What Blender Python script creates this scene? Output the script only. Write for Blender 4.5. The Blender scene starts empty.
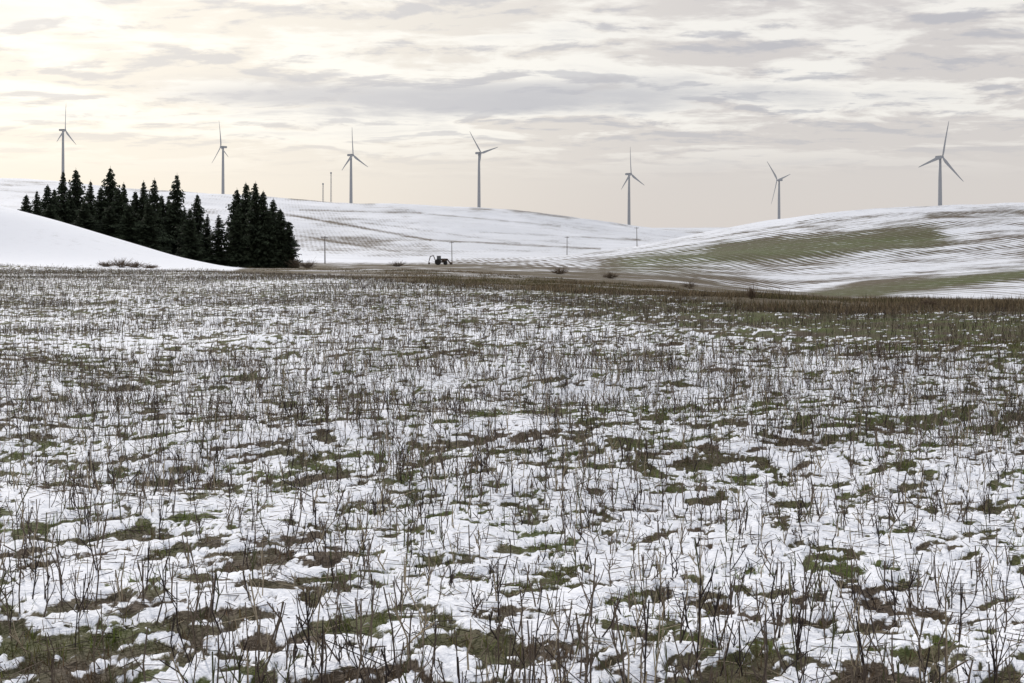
import bpy, math, numpy as np, random
from mathutils import Vector, Matrix
rng = np.random.default_rng(7); random.seed(7)
F=1195.0; CH=2.2; HV=255.0
S=bpy.context.scene
S.view_settings.view_transform='Standard'; S.view_settings.look='None'; S.view_settings.exposure=0
# ---------------------------------------------------------------- noise
TAB=rng.random((512,512))
def vnoise(x,y):
    xi=np.floor(x).astype(np.int64); yi=np.floor(y).astype(np.int64)
    fx=x-xi; fy=y-yi; fx=fx*fx*(3-2*fx); fy=fy*fy*(3-2*fy)
    a=TAB[xi&511,yi&511]; b=TAB[(xi+1)&511,yi&511]; c=TAB[xi&511,(yi+1)&511]; d=TAB[(xi+1)&511,(yi+1)&511]
    return (a*(1-fx)+b*fx)*(1-fy)+(c*(1-fx)+d*fx)*fy
def fbm(x,y,o=4,r=0.55):
    s=0;a=1;t=0
    for i in range(o):
        s=s+a*(vnoise(x*2**i+17.3*i,y*2**i+5.1*i)-0.5); t+=a*a; a*=r
    return s/math.sqrt(t)/0.21      # ~unit std
def sst(x,a,b):
    t=np.clip((x-a)/(b-a),0,1); return t*t*(3-2*t)
def gau(x,c,w): return np.exp(-((x-c)/w)**2)
# ---------------------------------------------------------------- terrain
US=np.arange(-1600,2700,2.0)
def flatv(y): return HV+CH*F/y
ctl=[
 (45, [(0,flatv(45)),(900,flatv(45)),(1024,flatv(45)+.5),(1400,flatv(45)+2)]),
 (60, [(0,298.8),(700,298.8),(800,301),(1024,309),(1400,314)]),
 (100,[(0,281.3),(235,281.3),(500,284),(650,290),(800,299),(1024,307),(1400,310)]),
 (150,[(0,272.8),(235,273.5),(500,277),(650,284),(800,296),(1024,303),(1400,306)]),
 (185,[(-400,262),(0,265),(120,268),(235,270.5),(350,271),(500,273),(650,279),(800,294.5),(900,292),(1024,287),(1400,280)]),
 (240,[(-500,120),(-200,168),(0,206),(60,221),(120,239),(180,257),(235,267.5),(300,268.5),(500,270),(650,275),(740,286),(800,292),(870,283),(940,275),(1024,269),(1400,250)]),
 (285,[(-500,170),(0,243),(120,260),(235,265.5),(300,266.5),(500,268),(650,272),(740,278),(800,282),(940,275),(1024,271),(1400,258)]),
 (350,[(-500,200),(0,248),(235,264),(350,265),(500,265.5),(650,267),(740,269),(800,270),(940,266),(1024,262),(1400,245)]),
 (450,[(-500,200),(0,245),(235,262.5),(350,263),(450,263.5),(520,262.5),(600,259),(700,252),(800,246),(940,238),(1024,234),(1400,220)]),
 (540,[(-500,200),(0,240),(235,261.5),(350,262),(450,262.5),(520,260),(600,255),(650,249),(700,242),(760,234),(820,226),(880,221),(940,217),(1024,214),(1400,204)]),
 (640,[(-500,200),(0,235),(235,260),(350,261),(450,261.5),(500,260.5),(560,256.5),(600,251.5),(650,243),(700,233),(760,222),(820,214),(880,209),(940,206),(1024,203),(1400,192)]),
 (800,[(-500,190),(0,220),(120,230),(235,250),(350,254),(450,256),(600,256),(700,250),(820,232),(940,220),(1024,215),(1400,200)]),
 (1000,[(-500,175),(0,203),(120,211),(235,222),(300,230),(400,238),(500,243),(600,247),(700,248),(800,242),(940,225),(1024,220),(1400,205)]),
 (1200,[(-500,165),(0,187),(120,196),(235,206),(300,213),(400,218),(500,223),(600,234),(700,241),(800,242),(940,225),(1024,220),(1400,205)]),
 (1400,[(-500,160),(0,178),(60,181),(120,188),(200,193),(260,196),(300,200),(330,203),(400,204),(470,207),(530,211),(600,221),(640,227),(690,232),(760,236),(940,222),(1024,218),(1400,205)]),
 (1650,[(-500,165),(0,181),(120,191),(260,200),(400,208),(530,214),(640,230),(760,232),(940,214),(1024,213),(1400,205)]),
 (2200,[(-500,170),(0,186),(223,201),(351,208),(479,212),(629,229),(779,228),(940,224),(1024,224),(1400,220)]),
 (3200,[(-500,236),(1400,238)]),
 (6500,[(-500,250),(1400,250)]),
]
KY=np.array([-60.,0.,30.]+[c[0] for c in ctl],float)
KZ=[np.zeros_like(US)]*3
kern=np.exp(-(np.arange(-30,31)/9.0)**2); kern/=kern.sum()
for y,pts in ctl:
    vv=np.interp(US,[p[0] for p in pts],[p[1] for p in pts])
    vv=np.convolve(np.pad(vv,30,mode='edge'),kern,mode='valid')
    KZ.append(CH-(vv-HV)/F*y)
KZ=np.array(KZ)
H_=np.diff(KY)[:,None]; D_=np.diff(KZ,axis=0)/H_
M_=np.zeros_like(KZ)
for k in range(1,len(KY)-1):
    w1=2*H_[k]+H_[k-1]; w2=H_[k]+2*H_[k-1]
    same=(D_[k-1]*D_[k])>0
    with np.errstate(divide='ignore',invalid='ignore'):
        hm=(w1+w2)/(w1/D_[k-1]+w2/D_[k])
    M_[k]=np.where(same,hm,0)
def uof(x,y): return 512+F*x/np.maximum(y,20.0)
def height(x,y):
    x=np.asarray(x,float); y=np.asarray(y,float)
    u=np.clip(uof(x,y),-1590,2690); fi=(u+1600)/2.0; i0=np.floor(fi).astype(int); fr=fi-i0
    k=np.clip(np.searchsorted(KY,y,side='right')-1,0,len(KY)-2)
    def g(A,k): return A[k,i0]*(1-fr)+A[k,np.minimum(i0+1,len(US)-1)]*fr
    h=KY[k+1]-KY[k]; t=np.clip((y-KY[k])/h,0,1)
    z=(2*t**3-3*t**2+1)*g(KZ,k)+(t**3-2*t**2+t)*h*g(M_,k)+(-2*t**3+3*t**2)*g(KZ,k+1)+(t**3-t**2)*h*g(M_,k+1)
    z=z+fbm(x/38,y/38,3)*0.32*sst(y,150,400)+fbm(x/14,y/14,2)*0.03*sst(y,20,60)
    return z
def vof(x,y,z): return HV-(z-CH)/np.maximum(y,1.0)*F
EU=[-600,0,235,400,500,650,750,1024,1500]; EY=[195,185,165,115,88,66,54,46,42]
def edge(x,y): return np.interp(uof(x,y),EU,EY)
def segm(u,v,a,b,wa,wb=None,asp=1.0):
    if wb is None: wb=wa
    a=np.array(a,float);b=np.array(b,float);d=b-a;L=d@d
    t=np.clip(((u-a[0])*d[0]+(v-a[1])*d[1])/L,0,1)
    du=(u-a[0]-t*d[0]);dv=(v-a[1]-t*d[1]); w=wa+(wb-wa)*t
    return np.exp(-(du*du*asp+dv*dv)/(w*w))
def masks(x,y,z):
    """returns snow(0..1), green, brown, rowline"""
    u=uof(x,y); v=vof(x,y,z); ed=edge(x,y)
    infield=1-sst(y,ed-3,ed+3)
    # --- field snow cover
    wx=0.10*fbm(x/.5+7,y/.5,2); 
    n=fbm((x+wx)/0.26,(y+wx)/0.20,5,0.72)*1.05+fbm(x/1.5+30,y/0.8,3)*0.20+fbm(x/14+9,y/5,2)*0.20
    b=0.27+0.28*gau(v,440,85)
    b=b-1.25*gau(u,110,240)*sst(v,560,660)-0.55*sst(v,585,680)
    b=b-0.25*sst(-v,-345,-285)
    bandc=np.interp(u,[300,500,700,1024],[285,296,314,336]); bandw=np.interp(u,[300,700,1024],[8,16,28])
    b=b-1.8*np.exp(-((v-bandc)/bandw)**2)*sst(u,330,760)
    b=b-0.7*segm(u,v,(0,352),(160,380),9,asp=.3)-0.5*segm(u,v,(380,405),(560,420),8,asp=.3)
    b=b-0.5*segm(u,v,(640,415),(1024,428),6,asp=.3)
    sf=0.5+0.5*(n+b)
    green_f=np.clip(0.54+0.3*fbm(x/0.8,y/.6,4)+0.5*segm(u,v,(560,400),(1024,432),14,asp=.3)-.25*gau(u,100,200)*sst(v,560,640),0,1)
    # --- hills
    hn=fbm(x/9,y/9,4); hn2=fbm(x/40+3,y/40,3); hn3=fbm(x/45+y/60,y/9-x/30,4)
    sh=np.full_like(x,0.98)+0.06*hn
    br=np.zeros_like(x); gr=np.zeros_like(x); rl=np.zeros_like(x)
    right=sst(u,380,470)*(y<900)
    base=0.60+0.12*hn+0.08*hn2+0.13*hn3
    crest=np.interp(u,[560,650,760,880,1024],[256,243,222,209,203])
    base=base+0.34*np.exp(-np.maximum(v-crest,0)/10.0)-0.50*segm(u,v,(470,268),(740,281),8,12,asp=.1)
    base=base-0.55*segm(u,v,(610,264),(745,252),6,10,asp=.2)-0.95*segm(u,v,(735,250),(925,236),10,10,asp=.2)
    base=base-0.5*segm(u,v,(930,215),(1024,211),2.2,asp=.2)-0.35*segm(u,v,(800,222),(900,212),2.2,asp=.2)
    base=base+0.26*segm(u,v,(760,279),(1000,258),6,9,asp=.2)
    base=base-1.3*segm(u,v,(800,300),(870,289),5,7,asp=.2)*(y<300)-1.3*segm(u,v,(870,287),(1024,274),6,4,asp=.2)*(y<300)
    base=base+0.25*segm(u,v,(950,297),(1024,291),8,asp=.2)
    sh=sh*(1-right)+base*right
    rl=right*1.0+0.10
    gr=np.clip(segm(u,v,(640,262),(925,238),16,asp=.2)+segm(u,v,(800,300),(1024,274),8,asp=.2),0,1)*right*0.75+0.1+.08*hn
    br=right*0.75
    # far hill features
    far=(y>760)&(u<760)
    fl=segm(u,v,(236,206),(330,222),1.0)+0.9*segm(u,v,(330,222),(430,240),1.1)+0.8*segm(u,v,(430,240),(600,249),1.1)
    fl=fl+0.7*segm(u,v,(300,210),(420,213),1.0)+0.6*segm(u,v,(420,213),(560,226),1.0)+.5*segm(u,v,(480,232),(640,240),1.0)
    fl=fl+.4*segm(u,v,(360,222),(520,243),.9)+.4*segm(u,v,(300,236),(400,252),1.0)+.35*segm(u,v,(540,222),(680,238),.9)
    pk=segm(u,v,(320,240),(420,250),12,8,asp=.1)*0.34+.14*segm(u,v,(300,212),(420,226),8,asp=.1)
    crF=np.interp(u,[0,120,260,400,530,640,690],[178,188,196,204,211,227,232])
    cb=np.exp(-((v-crF-1)/1.8)**2)*sst(fbm(x/60,y/200,2),-.2,.8)
    sh=np.where(far,0.93-0.62*fl-pk+0.06*hn+0.11*np.minimum(hn2,0)+.08*np.minimum(hn3,0)-0.5*cb,sh)
    br=np.where(far,0.75,br); gr=np.where(far,0.0,gr); rl=np.where(far,0.24,rl)
    # brown valley band
    up=np.interp(u,[-600,0,120,232,260,330,470,600,680,760,830,1024,1500],[300,273,273,271,263,263,264,270,277,288,296,299,303])
    bb=sst(v,up-2.5,up+2.5)*(y>ed-4)*(y<620)
    bs=0.08+0.18*hn+0.12*fbm(x/30,y/6,3)
    sh=sh*(1-bb)+bs*bb; br=br*(1-bb)+0.85*bb; gr=gr*(1-bb)+0.25*bb; rl=rl*(1-bb)
    snow=sf*infield+sh*(1-infield); green=green_f*infield+gr*(1-infield)
    brown=br*(1-infield)+infield*0.15; rowl=rl*(1-infield)
    return np.clip(snow,0,1),np.clip(green,0,1),np.clip(brown,0,1),np.clip(rowl,0,1),infield

# ---------------------------------------------------------------- mesh helpers
def link(o): S.collection.objects.link(o); return o
def mk(name,V,Fc,mat=None,cols=None,smooth=False,obj=True):
    V=np.asarray(V,np.float32).reshape(-1,3); Fc=np.asarray(Fc,np.int32); n,k=Fc.shape
    me=bpy.data.meshes.new(name)
    me.vertices.add(len(V)); me.vertices.foreach_set('co',V.ravel())
    me.loops.add(n*k); me.loops.foreach_set('vertex_index',Fc.ravel())
    me.polygons.add(n); me.polygons.foreach_set('loop_start',np.arange(0,n*k,k,dtype=np.int32))
    me.update(calc_edges=True)
    if smooth: me.polygons.foreach_set('use_smooth',np.ones(n,bool))
    for cn,c in (cols or {}).items():
        a=me.color_attributes.new(cn,'FLOAT_COLOR','POINT'); a.data.foreach_set('color',np.asarray(c,np.float32).ravel())
    if mat: me.materials.append(mat)
    me.update()
    if not obj: return me
    return link(bpy.data.objects.new(name,me))
def prisms(P0,P1,R0,R1,C=None,k=3):
    P0=np.asarray(P0,float);P1=np.asarray(P1,float);N=len(P0)
    d=P1-P0; d/=np.maximum(np.linalg.norm(d,axis=1,keepdims=True),1e-9)
    ref=np.where(np.abs(d[:,2:3])>0.9,np.array([[1.,0,0]]),np.array([[0,0,1.]]))
    a=np.cross(d,ref); a/=np.linalg.norm(a,axis=1,keepdims=True); b=np.cross(d,a)
    R0=np.broadcast_to(R0,(N,));R1=np.broadcast_to(R1,(N,))
    V=np.zeros((N,2*k,3))
    for i in range(k):
        o=a*math.cos(2*math.pi*i/k)+b*math.sin(2*math.pi*i/k)
        V[:,i]=P0+o*R0[:,None]; V[:,k+i]=P1+o*R1[:,None]
    base=(np.arange(N)*2*k)[:,None]
    Fc=np.concatenate([base+np.array([[i,(i+1)%k,k+(i+1)%k,k+i]]) for i in range(k)],axis=0)
    CC=None if C is None else np.repeat(C[:,None,:],2*k,axis=1).reshape(-1,4)
    return V.reshape(-1,3),Fc,CC
# ---------------------------------------------------------------- materials
def newmat(n,rough=0.8,spec=0.2):
    m=bpy.data.materials.new(n); m.use_nodes=True; nt=m.node_tree; b=nt.nodes['Principled BSDF']
    b.inputs['Roughness'].default_value=rough; b.inputs['Specular IOR Level'].default_value=spec
    return m,nt,b
def nd(nt,t,**kw):
    n=nt.nodes.new(t)
    for k,v in kw.items(): setattr(n,k,v)
    return n
def mixc(nt,f,a,b,bt='MIX'):
    n=nt.nodes.new('ShaderNodeMix'); n.data_type='RGBA'; n.blend_type=bt
    for s,val in ((0,f),(6,a),(7,b)):
        if hasattr(val,'is_output'): nt.links.new(val,n.inputs[s])
        elif isinstance(val,(int,float)): n.inputs[s].default_value=val
        else: n.inputs[s].default_value=(*val,1)
    return n.outputs[2]
def mth(nt,op,a,b=None,c=None,clamp=False):
    n=nt.nodes.new('ShaderNodeMath'); n.operation=op; n.use_clamp=clamp
    for i,val in enumerate((a,b,c)):
        if val is None: continue
        if hasattr(val,'is_output'): nt.links.new(val,n.inputs[i])
        else: n.inputs[i].default_value=val
    return n.outputs[0]
def mrange(nt,v,a,b,c=0,d=1,st='SMOOTHSTEP'):
    n=nt.nodes.new('ShaderNodeMapRange'); n.interpolation_type=st
    nt.links.new(v,n.inputs[0])
    for i,x in enumerate((a,b,c,d)): n.inputs[i+1].default_value=x
    return n.outputs[0]
def noise(nt,vec,sc,det=4,rg=.55,dist=0):
    n=nt.nodes.new('ShaderNodeTexNoise'); n.inputs['Scale'].default_value=sc; n.inputs['Detail'].default_value=det
    n.inputs['Roughness'].default_value=rg; n.inputs['Distortion'].default_value=dist
    if vec is not None: nt.links.new(vec,n.inputs['Vector'])
    return n.outputs['Fac']
# ground
gm,nt,B=newmat('snowy_ground',0.85,0.15)
geo=nd(nt,'ShaderNodeNewGeometry'); P=geo.outputs['Position']
at=nd(nt,'ShaderNodeAttribute'); at.attribute_name='mask'
sep=nd(nt,'ShaderNodeSeparateColor'); nt.links.new(at.outputs['Color'],sep.inputs[0])
sn,gn,bn=sep.outputs[0],sep.outputs[1],sep.outputs[2]; rl=at.outputs['Alpha']
at2=nd(nt,'ShaderNodeAttribute'); at2.attribute_name='mask_b'
sep2=nd(nt,'ShaderNodeSeparateColor'); nt.links.new(at2.outputs['Color'],sep2.inputs[0])
fieldm=sep2.outputs[0]; greysnow=sep2.outputs[1]
nf=noise(nt,P,11.0,3,.65); nm=noise(nt,P,0.5,4,.6); nb=noise(nt,P,30,2,.6)
# drilled seed rows on the hills
mp=nd(nt,'ShaderNodeMapping'); mp.inputs['Rotation'].default_value=(0,0,math.radians(-11)); nt.links.new(P,mp.inputs[0])
wv=nd(nt,'ShaderNodeTexWave'); wv.inputs['Scale'].default_value=0.095; wv.inputs['Distortion'].default_value=6.0; wv.inputs['Detail'].default_value=1
wv.inputs['Detail Scale'].default_value=0.03
nt.links.new(mp.outputs[0],wv.inputs[0])
rows=mth(nt,'MULTIPLY',mth(nt,'SUBTRACT',wv.outputs['Fac'],0.55),mth(nt,'MULTIPLY',rl,0.5))
hillb=mth(nt,'MULTIPLY',mth(nt,'SUBTRACT',nm,0.5),mth(nt,'MULTIPLY',mth(nt,'SUBTRACT',1.0,fieldm),0.9))
s1=mth(nt,'ADD',sn,mth(nt,'MULTIPLY',mth(nt,'SUBTRACT',nf,0.5),1.1))
s1=mth(nt,'ADD',s1,mth(nt,'ADD',rows,hillb))
sfac=mrange(nt,s1,0.36,0.66)
sfac2=mrange(nt,s1,0.12,0.84)
sfin=mth(nt,'ADD',mth(nt,'MULTIPLY',sfac,fieldm),mth(nt,'MULTIPLY',sfac2,mth(nt,'SUBTRACT',1.0,fieldm)))
soil=mixc(nt,nb,(0.033,0.025,0.019),(0.12,0.090,0.064))
grs=mixc(nt,nb,(0.038,0.050,0.015),(0.12,0.14,0.042))
gfac=mth(nt,'ADD',gn,mth(nt,'MULTIPLY',mth(nt,'SUBTRACT',nm,.5),0.8),None,True)
bare=mixc(nt,gfac,soil,grs)
brn=mixc(nt,nm,(0.060,0.045,0.030),(0.145,0.110,0.072))
bare=mixc(nt,mth(nt,'MULTIPLY',bn,mth(nt,'SUBTRACT',1.0,mth(nt,'MULTIPLY',gfac,0.9))),bare,brn)
snowc=mixc(nt,nf,(0.76,0.79,0.87),(0.88,0.89,0.93))
snowc=mixc(nt,greysnow,snowc,(0.66,0.68,0.73))  # blends hill snow towards a greyer tone by mask
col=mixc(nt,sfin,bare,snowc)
nt.links.new(col,B.inputs['Base Color'])
bp=nd(nt,'ShaderNodeBump'); bp.inputs['Strength'].default_value=0.8; bp.inputs['Distance'].default_value=0.03
hh=mth(nt,'ADD',nf,mth(nt,'MULTIPLY',nb,mth(nt,'SUBTRACT',0.9,mth(nt,'MULTIPLY',sfin,0.6))))
nt.links.new(hh,bp.inputs['Height']); nt.links.new(bp.outputs[0],B.inputs['Normal'])
# attribute coloured plants
def attmat(n,rough=.85,tr=0.0):
    m,nt,b=newmat(n,rough,0.1); a=nd(nt,'ShaderNodeAttribute'); a.attribute_name='Col'
    g=nd(nt,'ShaderNodeNewGeometry'); nz=noise(nt,g.outputs['Position'],40,1)
    c=mixc(nt,1.0,a.outputs['Color'],mixc(nt,nz,(.7,.7,.7),(1.25,1.25,1.25)),'MULTIPLY')
    nt.links.new(c,b.inputs['Base Color'])
    if tr:
        t=nd(nt,'ShaderNodeBsdfTranslucent'); nt.links.new(c,t.inputs[0]); mx=nd(nt,'ShaderNodeMixShader'); mx.inputs[0].default_value=tr
        nt.links.new(b.outputs[0],mx.inputs[1]); nt.links.new(t.outputs[0],mx.inputs[2])
        nt.links.new(mx.outputs[0],nt.nodes['Material Output'].inputs[0])
    return m
stm=attmat('dry_stalk'); grm=attmat('grass_blade',.8,.35); fol=attmat('conifer_needles',.8,.06)
def simple(n,c1,c2,sc,rough=.6,spec=.3):
    m,nt,b=newmat(n,rough,spec); tc=nd(nt,'ShaderNodeTexCoord')
    nt.links.new(mixc(nt,noise(nt,tc.outputs['Object'],sc),c1,c2),b.inputs['Base Color']); return m
white=simple('turbine_paint',(.28,.29,.31),(.36,.37,.39),.2,.5)
bark=simple('conifer_bark',(.05,.04,.03),(.12,.09,.07),3,.9,.1)
wood=simple('weathered_wood',(.07,.055,.045),(.14,.115,.095),2,.9,.1)
steel=simple('rusty_steel',(.07,.055,.048),(.15,.10,.07),2,.6,.4)
rubber=simple('tyre_rubber',(.03,.03,.03),(.05,.05,.05),3,.9,.1)
glass,_,gb=newmat('cab_glass',.1,.5); gb.inputs['Base Color'].default_value=(.08,.09,.10,1)

# ---------------------------------------------------------------- ground sheet
ratio=1.0075; s=[3.0]
while s[-1]<6500: s.append(s[-1]*ratio)
ys=np.array(s)-1.2
ys=np.concatenate([np.linspace(-40,1.6,30),ys])
du=1.6
t_in=np.arange(-640,641,du)/F
ext=[]; step=du/F; tt=t_in[-1]
while tt<2.2: step*=1.05; tt+=step; ext.append(tt)
ts=np.concatenate([-np.array(ext)[::-1],t_in,np.array(ext)])
T,Y=np.meshgrid(ts,ys); X=T*(np.maximum(Y,0)+3.0+np.where(Y<0,-Y*1.0,0))
X=X.ravel();Y=Y.ravel(); Z=height(X,Y)
sm,gr_,br_,rw,inf=masks(X,Y,Z)
hillgrey=(1-inf)*np.clip(.25+.45*sst(X/np.maximum(Y,20),-.15,.1)+.35*(Y>700)+.18*fbm(X/60,Y/60,3),0,1)*np.where((Y<260)&(X<-40),.25,1)  # snow grey amount: more to the right and far off, less near left
Zg=Z+0.022*sst(sm,0.35,0.75)*inf*(1-sst(Y,40,80))+0.014*fbm(X/.12,Y/.12,2)*(1-sst(Y,8,20))*(1-.6*sm)*inf
Zg+=0.05*fbm(X/3.1,Y/3.1,3)*inf*(1-sst(Y,50,90))
nr,nc=len(ys),len(ts)
idx=np.arange(nr*nc).reshape(nr,nc)
Q=np.stack([idx[:-1,:-1],idx[:-1,1:],idx[1:,1:],idx[1:,:-1]],-1).reshape(-1,4)
mk('snowy_ground',np.stack([X,Y,Zg],1),Q,gm,{'mask':np.stack([sm,gr_,br_,rw],1),'mask_b':np.stack([inf,hillgrey,inf,np.ones_like(inf)],1)},smooth=True)
def gz(x,y):
    return height(x,y)+0.05*fbm(x/3.1,y/3.1,3)*(1-sst(y,50,90))

# ---------------------------------------------------------------- stubble
def sample(y0,y1,dens,marg=0.52):
    A=marg*((y1+5)**2-(y0+5)**2); n=int(A*dens)
    y=np.sqrt(rng.random(n)*((y1+5)**2-(y0+5)**2)+(y0+5)**2)-5
    x=(rng.random(n)*2-1)*marg*(y+5); return x,y
def rowsnap(x,y,sp=0.36,j=0.05):
    a=math.radians(14); r=x*math.sin(a)+y*math.cos(a); q=x*math.cos(a)-y*math.sin(a)
    r=np.round(r/sp)*sp+rng.normal(0,j,len(x))+0.15*np.sin(q/7)
    return r*math.sin(a)+q*math.cos(a), r*math.cos(a)-q*math.sin(a)
def stubcol(n):
    r=rng.random((n,1)); k=rng.random((n,1))
    c=np.array([[.100,.078,.066]])*(1-r)+np.array([[.205,.165,.128]])*r
    c=np.where(k>.88,np.array([[.38,.32,.23]]),c); c=np.where(k<.2,np.array([[.050,.040,.038]]),c)
    c=np.where((k>.2)&(k<.30),np.array([[.11,.115,.06]]),c)
    return np.concatenate([c,np.ones((n,1))],1)
segs=[]
def plants(x,y,detail,rs=1.0,nbr=5):
    z=gz(x,y); n=len(x); h=np.clip(rng.normal(.25,.085,n),.07,.50)*(1+0.12*fbm(x/6,y/3,2))
    h=np.clip(h,.06,.55)
    az=rng.random(n)*6.283; le=np.abs(rng.normal(0,.20,n)); le=np.where(rng.random(n)<.09,le+.7,le)
    d=np.stack([np.sin(le)*np.cos(az),np.sin(le)*np.sin(az),np.cos(le)],1)
    p0=np.stack([x,y,z-.02],1); C=stubcol(n); R=rng.uniform(.0028,.0056,n)*rs
    if detail:
        bend=rng.normal(0,.018,(n,3)); pm=p0+d*h[:,None]*.5+bend; p1=p0+d*h[:,None]
        segs.append((p0,pm,R*1.15,R,C)); segs.append((pm,p1,R,R*.85,C))
    else:
        pm=p0+d*h[:,None]*.5; p1=p0+d*h[:,None]; segs.append((p0,p1,R*1.1,R*.8,C))
    for k in range(nbr):
        act=rng.random(n)<(.52 if detail else .8)
        f=rng.uniform(.25,.85,n); st=np.where((f<.5)[:,None],p0+(pm-p0)*(f*2)[:,None],pm+(p1-pm)*((f-.5)*2)[:,None])
        a2=rng.random(n)*6.283; t2=rng.uniform(.25,.75,n); L=h*rng.uniform(.25,.6,n)
        d2=np.stack([np.sin(t2)*np.cos(a2),np.sin(t2)*np.sin(a2),np.cos(t2)],1)
        e=st+d2*L[:,None]*.55; e2=e+(d2*.6+np.array([0,0,.5]))*L[:,None]*.45
        segs.append((st[act],e[act],R[act]*.75,R[act]*.6,C[act]))
        if detail: segs.append((e[act],e2[act],R[act]*.6,R[act]*.45,C[act]))
x,y=sample(2.6,26,50,.56); x,y=rowsnap(x,y)
keep=rng.random(len(x))<np.clip(.66+.30*fbm(x/1.2,y/.7,3),.12,1); plants(x[keep],y[keep],True,1.0,4)
x,y=sample(26,62,30,.54); x,y=rowsnap(x,y,.38)
keep=(rng.random(len(x))<np.clip(.62+.33*fbm(x/4,y/2,3),.1,1))&(y<edge(x,y)); plants(x[keep],y[keep],False,1.15,2)
x,y=sample(62,195,12.0,.52)
keep=(rng.random(len(x))<np.clip(.62+.35*fbm(x/9,y/7,3),.1,1))&(y<edge(x,y)); plants(x[keep],y[keep],False,2.0,1)
# fallen straw
n=36000; x,y=sample(2.6,22,n/(.56*(27**2-7.6**2)),.56); n=len(x)
a=rng.random(n)*6.283; L=rng.uniform(.04,.20,n); zz=gz(x,y)+rng.uniform(.005,.04,n)
p0=np.stack([x,y,zz],1); p1=p0+np.stack([np.cos(a)*L,np.sin(a)*L,rng.normal(0,.025,n)],1)
segs.append((p0,p1,np.full(n,.0030),np.full(n,.0020),stubcol(n)))
P0,P1,R0,R1,C=[np.concatenate([q[i] for q in segs]) for i in range(5)]
V,Fc,CC=prisms(P0,P1,R0,R1,C); mk('crop_stubble',V,Fc,stm,{'Col':CC}); print('stubble segs',len(P0))

# ---------------------------------------------------------------- grass / weeds
def blades(x,y,z,h,w,col,lean=.5,nb=5,spread=.03):
    n=len(x); Vs=[];Cs=[]
    for k in range(nb):
        a=rng.random(n)*6.283; le=np.abs(rng.normal(0,lean,n)); hh=h*rng.uniform(.5,1.1,n)
        bx=x+rng.normal(0,1,n)*spread; by=y+rng.normal(0,1,n)*spread
        q=rng.random(n)*3.14; wx=np.cos(q)*w; wy=np.sin(q)*w
        tip=np.stack([bx+np.sin(le)*np.cos(a)*hh,by+np.sin(le)*np.sin(a)*hh,z+np.cos(le)*hh],1)
        Vs.append(np.stack([np.stack([bx-wx,by-wy,z-.01],1),np.stack([bx+wx,by+wy,z-.01],1),tip],1))
        cc=col*rng.uniform(.5,1.4,(n,1)); cc=np.concatenate([cc,np.ones((n,1))],1); Cs.append(np.repeat(cc[:,None],3,1))
    V=np.concatenate(Vs).reshape(-1,3); C=np.concatenate(Cs).reshape(-1,4)
    return V,C
x,y=sample(2.6,30,100,.56); z=gz(x,y); m=masks(x,y,z); k=(m[0]<.48)|((m[0]<.68)&(rng.random(len(x))<.2)); x,y,z=x[k],y[k],z[k]; g=m[1][k][:,None]
g=np.clip((g-.3)*1.9+rng.normal(0,.25,g.shape),0,1)
col=np.array([[.11,.078,.050]])*(1-g)+np.array([[.125,.165,.040]])*g
V1,C1=blades(x,y,z,rng.uniform(.03,.12,len(x)),.0045,col,.8,6,.045)
mk('weedy_grass',V1,np.arange(len(V1)).reshape(-1,3),grm,{'Col':C1}); print('grass',len(V1)//3)
# dry grass of the valley margin
n=110000; uu=rng.uniform(-150,1200,n); e=np.interp(uu,EU,EY); y=e*rng.uniform(.88,2.0,n); x=(uu-512)/F*y
rr=rng.random(n)<np.clip(.45+.6*fbm(x/6,y/6,3),0,1); x,y=x[rr],y[rr]; z=height(x,y); v=vof(x,y,z); uu=uof(x,y)
k=~((uu<240)&(y>190))&(rng.random(len(x))<np.interp(uu,[0,240,500,1024],[.12,.35,.7,1])); x,y,z,uu=x[k],y[k],z[k],uu[k]
pat=fbm(x/4.5,y/4.5,3)
tall=rng.uniform(.08,.34,len(x))*np.interp(uu,[0,500,750,1024],[.8,.9,1.0,1.15])*np.clip(1+.55*pat,.35,2.3)
r=rng.random((len(x),1)); col=np.array([[.075,.060,.040]])*(1-r)+np.array([[.20,.155,.10]])*r
gg=(fbm(x/9+5,y/9,2)>.2)[:,None]*rng.random((len(x),1)); col=col*(1-.6*gg)+np.array([[.085,.095,.035]])*.6*gg
V1,C1=blades(x,y,z,tall,.026,col,.45,4,.22)
mk('dry_grass',V1,np.arange(len(V1)).reshape(-1,3),grm,{'Col':C1})

# ---------------------------------------------------------------- shrubs
def shrub(uu,yy,h,w,seed,nb=60):
    r=np.random.default_rng(seed); x0=(uu-512)/F*yy; z0=float(height(np.array([x0]),np.array([yy]))[0]); A=[];Bb=[];R=[]
    for i in range(nb):
        a=r.random()*6.28; t=r.uniform(.1,1.0); p=np.array([r.normal(0,.1*w),r.normal(0,.1*w),-.05]); L=h*r.uniform(.5,1.1)
        d=np.array([math.sin(t)*math.cos(a)*w/h,math.sin(t)*math.sin(a)*w/h,math.cos(t)]); q=p+d*L*.5
        A.append(p);Bb.append(q);R.append(.02)
        for j in range(5):
            d2=d+r.normal(0,.35,3); q2=q+d2*L*.45; A.append(q);Bb.append(q2);R.append(.014)
            A.append(q2);Bb.append(q2+(d2+r.normal(0,.4,3))*L*.2);R.append(.012)
    R=np.array(R)*(1.4 if yy>150 else .6); C=np.tile(np.array([[.17,.13,.095,1]]),(len(A),1))*np.r_[r.uniform(.6,1.5,len(A))][:,None]; C[:,3]=1
    V,Fc,CC=prisms(A,Bb,R,R*.6,C); o=mk('bare_shrub',V,Fc,stm,{'Col':CC}); o.location=(x0,yy,z0)
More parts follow.
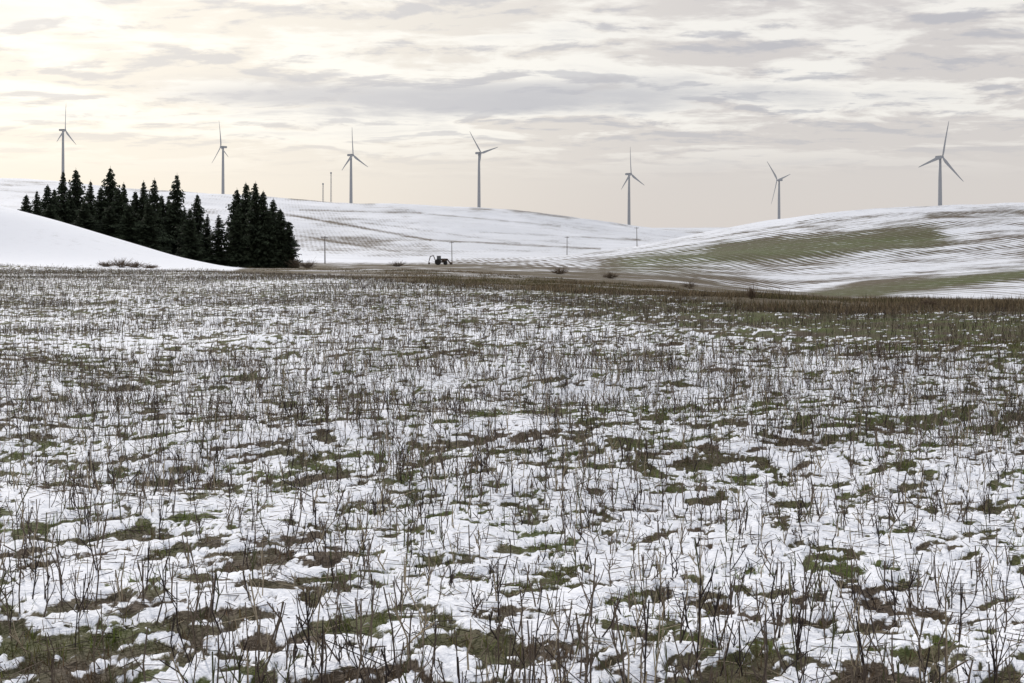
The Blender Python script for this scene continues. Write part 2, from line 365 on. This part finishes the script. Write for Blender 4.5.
for i,(uu,yy,h,w) in enumerate([(122,188,1.2,2.0),(136,189,.8,2.0),(106,189,.7,1.8),(150,188,.5,1.5),(752,62,.5,.35),(930,52,.4,.5),(308,250,1.4,2.4),(296,262,1.8,2.4),(398,300,1.2,3),(690,140,.9,1.6),(560,200,1.0,2.2),(610,175,.8,1.8)]):
    shrub(uu,yy,h,w,i)

# ---------------------------------------------------------------- spruces
def spruce_mesh(seed,H=20.,W=4.0,sparse=1.0,taper=.85):
    r=np.random.default_rng(seed); V=[];Fs=[];C=[];n=0
    levels=int(56*sparse); lob=r.random(6)*6.28
    for li in range(levels):
        hf=.03+.965*(li+r.uniform(-.4,.4))/levels; hf=min(max(hf,.02),.99)
        Rl=W*((1-hf)**taper)*(.92+.14*math.sin(hf*11+seed)+.10*math.sin(hf*29+seed*2)+r.normal(0,.08))+.06
        nbr=int(8+5*(1-hf)+r.integers(0,3))
        a0=r.random()*6.28
        for b in range(nbr):
            a=a0+b*6.283/nbr+r.normal(0,.25); side=1+.20*math.sin(a+lob[int(hf*5.99)])+.1*math.sin(2*a+lob[0])
            L=Rl*side*r.uniform(.6,1.18)
            if r.random()<.08: L*=.45
            if r.random()<.06: L*=1.25
            droop=r.uniform(.05,.38); z0=hf*H+r.normal(0,.12)
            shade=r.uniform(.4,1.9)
            m=max(3,int(L/.38))
            for k in range(m):
                f=(k+r.uniform(.3,1))/m; rad=L*f
                zc=z0-droop*rad+.12*rad*f*f+r.normal(0,.12)+(.09*L)
                wid=(.26+.5*(1-.6*f)*min(L,2.5)/2.)*r.uniform(.7,1.35)
                cx,cy=math.cos(a)*rad,math.sin(a)*rad; sx,sy=-math.sin(a),math.cos(a)
                for sgn in (-1,1):
                    dx,dy=math.cos(a)*.5+sx*sgn*.9, math.sin(a)*.5+sy*sgn*.9
                    q=min(1,.35+L/2)
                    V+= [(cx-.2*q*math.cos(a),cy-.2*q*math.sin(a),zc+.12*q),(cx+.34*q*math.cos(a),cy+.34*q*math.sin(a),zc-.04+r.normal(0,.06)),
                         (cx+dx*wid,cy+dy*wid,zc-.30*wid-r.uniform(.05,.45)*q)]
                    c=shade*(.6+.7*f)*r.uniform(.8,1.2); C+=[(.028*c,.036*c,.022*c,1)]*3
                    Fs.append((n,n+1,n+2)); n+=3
    for k in range(5):
        a=k*1.256; V+=[(.07*math.cos(a),.07*math.sin(a),H*.96),(.07*math.cos(a+2),.07*math.sin(a+2),H*.96),(r.normal(0,.05),r.normal(0,.05),H*1.02)]; C+=[(.03,.04,.025,1)]*3; Fs.append((n,n+1,n+2)); n+=3
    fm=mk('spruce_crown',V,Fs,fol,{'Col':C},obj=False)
    zs=np.linspace(0,H*.97,9); A=[(math.sin(z*.3)*.05,0,z) for z in zs]
    rr=.30*(1-zs/H)+.03; Vt,Ft,_=prisms(A[:-1],A[1:],rr[:-1],rr[1:],None,7)
    LA=[];LB=[]
    for k in range(60):
        z=r.uniform(.05,.9)*H; a=r.random()*6.28; L=W*((1-z/H)**taper)*.7; LA.append((0,0,z)); LB.append((math.cos(a)*L,math.sin(a)*L,z-.2*L))
    V2,F2,_=prisms(LA,LB,np.full(60,.06),np.full(60,.02),None,3)
    allV=np.concatenate([Vt,V2])
    tm=mk('spruce_trunk',allV,np.concatenate([Ft,F2+len(Vt)]),bark,obj=False)
    return fm,tm
VAR=[spruce_mesh(11,20,4.8,1.0,.74),spruce_mesh(12,20,4.2,1.0,.80),spruce_mesh(13,20,5.2,1.,.64),spruce_mesh(14,20,4.2,.7,.75),spruce_mesh(15,20,5.6,1.0,.52)]
trees=[(26,194,2,.9),(36,190,1,.9),(46,184,2,1),(55,188,0,.9),(63,170,1,1.0),(77,168,0,1.0),(70,188,2,1),(90,180,1,1),(99,186,2,1),(109,166,0,.95),(118,188,2,1),(126,182,1,1),(136,190,0,1),(143,180,1,1),(154,178,1,1),(162,194,0,1),
 (176,173,1,1.0),(169,198,2,.9),(186,206,3,1),(197,193,0,1.05),(191,208,2,.9),(207,213,3,1),(219,214,3,1.2),
 (238,188,0,1.0),(246,182,2,.9),(255,181,0,1.05),(263,190,2,.9),(273,198,2,.9),(281,208,2,1.0),(288,221,4,.75),(237,207,2,.9),(268,210,4,.8),(84,202,4,.9),(50,203,4,.9),(130,204,4,.9),(149,202,4,.9),(110,206,4,.9)]
r=np.random.default_rng(5)
for (uu,vt,vi,ws) in trees:
    yy=r.uniform(262,292)
    if vt>198: yy=r.uniform(256,266)
    x=(uu-512)/F*yy; z0=float(height(np.array([x]),np.array([yy]))[0])-.1; top=CH+(HV-vt)/F*yy; Hh=top-z0
    e=bpy.data.objects.new('spruce_tree',None); link(e); e.location=(x,yy,z0)
    sc=Hh/20.2; wsc=max(sc,.75)*ws*.90*r.uniform(.9,1.1); e.scale=(wsc,wsc,sc); e.rotation_euler=(r.normal(0,.012),r.normal(0,.012),r.random()*6.28)
    for me,nm_ in ((VAR[vi][0],'crown'),(VAR[vi][1],'trunk')):
        o=link(bpy.data.objects.new(nm_,me)); o.parent=e

# ---------------------------------------------------------------- wind turbines
def blade_mesh(R):
    prof=[(0,1.0,1.0),(1.5,1.0,1.0),(4,1.6,.8),(9,2.2,.5),(14,2.0,.4),(22,1.6,.3),(32,1.2,.22),(42,.85,.15),(48,.5,.1),(R,.1,.04)]
    V=[];K=10
    for (rz,c,t) in prof:
        tw=math.radians(14*(1-rz/R))
        for i in range(K):
            a=2*math.pi*i/K; px=c*math.cos(a)+ (0.35*c if rz>3 else 0); py=t*math.sin(a)
            V.append((px*math.cos(tw)-py*math.sin(tw),px*math.sin(tw)+py*math.cos(tw)-.0009*rz*rz,rz))
    Fs=[]
    for j in range(len(prof)-1):
        for i in range(K): Fs.append((j*K+i,j*K+(i+1)%K,(j+1)*K+(i+1)%K,(j+1)*K+i))
    return mk('blade',V,Fs,white,smooth=True,obj=False)
BM=blade_mesh(50.)
def revolve(name,prof,K,mat,parent,axis='Z'):
    V=[];Fs=[]
    for (z,rad) in prof:
        for i in range(K):
            a=2*math.pi*i/K
            V.append((rad*math.cos(a),rad*math.sin(a),z) if axis=='Z' else (rad*math.cos(a),z,rad*math.sin(a)))
    for j in range(len(prof)-1):
        for i in range(K): Fs.append((j*K+i,j*K+(i+1)%K,(j+1)*K+(i+1)%K,(j+1)*K+i))
    o=mk(name,V,Fs,mat,smooth=True); o.parent=parent; return o
import bmesh
def boxo(name,dim,loc,mat,parent,bev=.05,rot=(0,0,0),taper=None):
    me=bpy.data.meshes.new(name); bm=bmesh.new(); bmesh.ops.create_cube(bm,size=1)
    for v in bm.verts:
        v.co=Vector((v.co.x*dim[0],v.co.y*dim[1],v.co.z*dim[2]))
        if taper and v.co.z>0: v.co.x*=taper; v.co.y*=taper
    if bev: bmesh.ops.bevel(bm,geom=bm.edges[:],offset=bev,segments=2,affect='EDGES')
    bm.to_mesh(me); bm.free(); me.materials.append(mat); o=link(bpy.data.objects.new(name,me)); o.location=loc; o.rotation_euler=rot; o.parent=parent; return o
def turbine(uu,vh,Lpx,ang,fac,sgn=1):
    y=50*F/Lpx; x=(uu-512)/F*y; zg=float(height(np.array([x]),np.array([y]))[0]); zh=CH+(HV-vh)/F*y; Ht=zh-zg
    e=link(bpy.data.objects.new('wind_turbine',None)); e.location=(x,y,zg)
    psi=sgn*math.acos(fac)-math.atan2(x,y); e.rotation_euler=(0,0,psi)
    revolve('tower',[(-2,2.9),(Ht*.3,2.65),(Ht*.6,2.35),(Ht-2,1.8),(Ht-1.7,0.2)],20,white,e)
    boxo('nacelle',(3.8,10.5,3.8),(0,2.2,Ht),white,e,.7)
    revolve('hub',[(-6.2,.05),(-6.0,.8),(-5.2,1.6),(-3.9,1.9),(-2.9,1.8)],16,white,e,'Y').location=(0,0,Ht)
    for i in range(3):
        b=link(bpy.data.objects.new('blade_%d'%(i+1),BM)); b.parent=e; th=math.radians(90-(ang+120*i))
        b.matrix_local=Matrix.Translation((0,-4.4,Ht))@Matrix.Rotation(th,4,'Y')
for a in [(63,130,27,92,.40,1),(223,147,27,94,.35,-1),(351,155,28,98,.55,1),(479,153,28.5,136,.6,1),(629,174,27.5,98,.5,1),(779,180,26,130,.55,-1),(940,157,37,79,.68,1)]:
    turbine(*a)

# ---------------------------------------------------------------- masts and utility poles
def mast(uu,vt,y):
    x=(uu-512)/F*y; zg=float(height(np.array([x]),np.array([y]))[0]); Ht=CH+(HV-vt)/F*y-zg
    e=link(bpy.data.objects.new('lattice_mast',None)); e.location=(x,y,zg)
    A=[];Bb=[]; n=int(Ht/2.2); w0=1.0
    for c in range(3):
        a=c*2.094; a2=a+2.094
        for k in range(n):
            z0,z1=k*Ht/n,(k+1)*Ht/n; f0=w0*(1-.45*z0/Ht); f1=w0*(1-.45*z1/Ht)
            A.append((f0*math.cos(a),f0*math.sin(a),z0));Bb.append((f1*math.cos(a),f1*math.sin(a),z1))
            A.append((f0*math.cos(a),f0*math.sin(a),z0));Bb.append((f1*math.cos(a2),f1*math.sin(a2),z1))
    V,Fc,_=prisms(A,Bb,.16,.16); o=mk('lattice',V,Fc,white); o.parent=e
    boxo('antenna_head',(1.8,1.8,2.2),(0,0,Ht),white,e,.2)
mast(331,173,1480); mast(323,184,1500)
def pole(uu,y,Ht,arm=True):
    x=(uu-512)/F*y; zg=float(height(np.array([x]),np.array([y]))[0])
    e=link(bpy.data.objects.new('utility_pole',None)); e.location=(x,y,zg); e.rotation_euler=(0,random.uniform(-.02,.02),0.3)
    revolve('post',[(-.3,.20),(Ht*.5,.17),(Ht,.13),(Ht+.02,.01)],10,wood,e)
    if arm:
        boxo('crossarm',(2.4,.16,.18),(0,.2,Ht-.5),wood,e,.02)
        for i,q in enumerate((-1.1,-.4,.4,1.1)):
            revolve('insulator_%d'%(i+1),[(0,.06),(.12,.1),(.2,.06),(.3,.08),(.32,.01)],8,white,e).location=(q,.2,Ht-.4)
pole(325,398,9.5); pole(452,560,9.5); pole(567,610,9.8); pole(637,620,10)

# ---------------------------------------------------------------- farm tractor with loader / backhoe at the valley floor
def wheel(name,rad,w,loc,parent):
    o=revolve(name,[(-w/2,.05),(-w/2,rad*.55),(-w/2-.02,rad*.9),(-w/4,rad),(w/4,rad),(w/2+.02,rad*.9),(w/2,rad*.55),(w/2,.05)],20,rubber,parent,'Y'); o.location=loc; return o
ty=335.; tx=(441-512)/F*ty; tz=float(height(np.array([tx]),np.array([ty]))[0])
T_=link(bpy.data.objects.new('farm_tractor',None)); T_.location=(tx,ty,tz); T_.rotation_euler=(0,0,math.pi+.15); T_.scale=(.88,.88,.88)
for sy in (-.85,.85):
    wheel('rear_wheel_%d'%(1 if sy<0 else 2),.95,.5,(1.0,sy,.95),T_); wheel('front_wheel_%d'%(1 if sy<0 else 2),.6,.35,(-1.4,sy,.6),T_)
boxo('chassis',(3.4,.7,.5),(-.2,0,1.0),steel,T_); boxo('hood',(1.9,.85,.8),(-1.1,0,1.65),steel,T_,.12)
boxo('cab',(1.4,1.3,1.3),(.7,0,2.1),glass,T_,.08,(0,0,0),.88); boxo('cab_roof',(1.5,1.4,.16),(.7,0,2.84),steel,T_,.05)
A=[];Bb=[]
for sy in (-.7,.7): A+=[(.1,sy,1.5),(-1.9,sy,1.9),(.1,sy,1.9)]; Bb+=[(-1.9,sy,1.9),(-3.0,sy,.6),(-1.5,sy,1.3)]
A+=[(1.7,0,1.1),(2.4,0,3.0),(3.4,0,2.7)]; Bb+=[(2.4,0,3.0),(3.4,0,2.7),(3.9,0,.9)]
V,Fc,_=prisms(A,Bb,.17,.15,None,6); o=mk('loader_arms',V,Fc,steel); o.parent=T_
boxo('front_bucket',(.8,2.0,.7),(-3.2,0,.45),steel,T_,.1); boxo('rear_bucket',(.6,.7,.7),(3.8,0,.5),steel,T_,.1)

# ---------------------------------------------------------------- light
sunaz=math.radians(-28); sunel=math.radians(27)
sd=Vector((math.sin(sunaz)*math.cos(sunel),math.cos(sunaz)*math.cos(sunel),math.sin(sunel)))
L=bpy.data.lights.new('sun','SUN'); L.energy=2.7; L.angle=math.radians(4); L.color=(1,.94,.86)
lo=link(bpy.data.objects.new('sun',L)); lo.rotation_euler=sd.to_track_quat('Z','Y').to_euler()
W=bpy.data.worlds.new('sky'); S.world=W; W.use_nodes=True; nt=W.node_tree; bg=nt.nodes['Background']; bg.inputs[1].default_value=.1
sky=nd(nt,'ShaderNodeTexSky'); sky.sky_type='NISHITA'; sky.sun_disc=False; sky.sun_elevation=sunel; sky.sun_rotation=sunaz; sky.dust_density=1.5; sky.air_density=1.0
tc=nd(nt,'ShaderNodeTexCoord'); G=tc.outputs['Generated']
sp=nd(nt,'ShaderNodeSeparateXYZ'); nt.links.new(G,sp.inputs[0]); dx,dy,dz=sp.outputs
zp=mth(nt,'ADD',mth(nt,'MAXIMUM',dz,0.0),.11)
px_=mth(nt,'DIVIDE',dx,zp); py_=mth(nt,'DIVIDE',dy,zp)
def comb(a,b,c=0.0):
    n=nd(nt,'ShaderNodeCombineXYZ')
    for i,q in enumerate((a,b,c)):
        if hasattr(q,'is_output'): nt.links.new(q,n.inputs[i])
        else: n.inputs[i].default_value=q
    return n.outputs[0]
cx_=mth(nt,'MULTIPLY',px_,.70)
v1=comb(cx_,py_,3.7); v2=comb(cx_,mth(nt,'SUBTRACT',py_,.09),3.7)
n1=noise(nt,v1,3.6,7,.60,.25); n2=noise(nt,v2,3.6,7,.60,.25); nB=noise(nt,comb(mth(nt,'MULTIPLY',px_,.28),py_,21.4),1.3,3,.5,.2)
dp=nd(nt,'ShaderNodeVectorMath',operation='DOT_PRODUCT'); nt.links.new(G,dp.inputs[0]); dp.inputs[1].default_value=sd
glow=mrange(nt,dp.outputs['Value'],.74,1.0)
K=10.0
hz=mixc(nt,glow,(.68*K,.64*K,.62*K),(1.0*K,.935*K,.82*K))
zen=mixc(nt,mrange(nt,dz,.15,.7),hz,(.56*K,.62*K,.74*K))
lit=mixc(nt,glow,(.93*K,.90*K,.85*K),(1.08*K,1.04*K,.95*K))
drk=mixc(nt,glow,(.46*K,.465*K,.515*K),(.64*K,.63*K,.65*K))
hfade=mrange(nt,dz,.055,.115)
cm=mth(nt,'MULTIPLY',mrange(nt,mth(nt,'ADD',n1,mth(nt,'MULTIPLY',mth(nt,'SUBTRACT',nB,.5),.8)),.44,.58),hfade)
c1=mixc(nt,cm,zen,lit)
dm=mth(nt,'MULTIPLY',mrange(nt,mth(nt,'SUBTRACT',n2,n1),.01,.13),hfade)
bandm=mth(nt,'MULTIPLY',mrange(nt,mth(nt,'ADD',nB,mth(nt,'MULTIPLY',mth(nt,'SUBTRACT',n1,.5),.45)),.55,.70),hfade)
c2=mixc(nt,mth(nt,'MULTIPLY',dm,.65),c1,drk)
c2=mixc(nt,mth(nt,'MULTIPLY',bandm,.55),c2,drk)
# long grey cloud bank low over the hills
bz=mth(nt,'ADD',dz,mth(nt,'MULTIPLY',mth(nt,'SUBTRACT',n1,.5),.035))
bank=mth(nt,'MULTIPLY',mrange(nt,bz,.114,.126),mrange(nt,bz,.150,.132))
bank=mth(nt,'MULTIPLY',bank,mth(nt,'MULTIPLY',mrange(nt,dx,-.34,-.16),mrange(nt,dx,.22,.0)))
c2=mixc(nt,mth(nt,'MULTIPLY',bank,.75),c2,drk)
fin=mixc(nt,.93,sky.outputs[0],c2)
nt.links.new(fin,bg.inputs[0])
# ---------------------------------------------------------------- camera
cd=bpy.data.cameras.new('camera'); cd.sensor_width=36; cd.lens=36*F/1024; cd.shift_y=-(341.5-HV)/1024; cd.clip_end=20000; cd.clip_start=.05
co=link(bpy.data.objects.new('camera',cd)); co.location=(0,0,CH); co.rotation_euler=(math.radians(90),0,0); S.camera=co
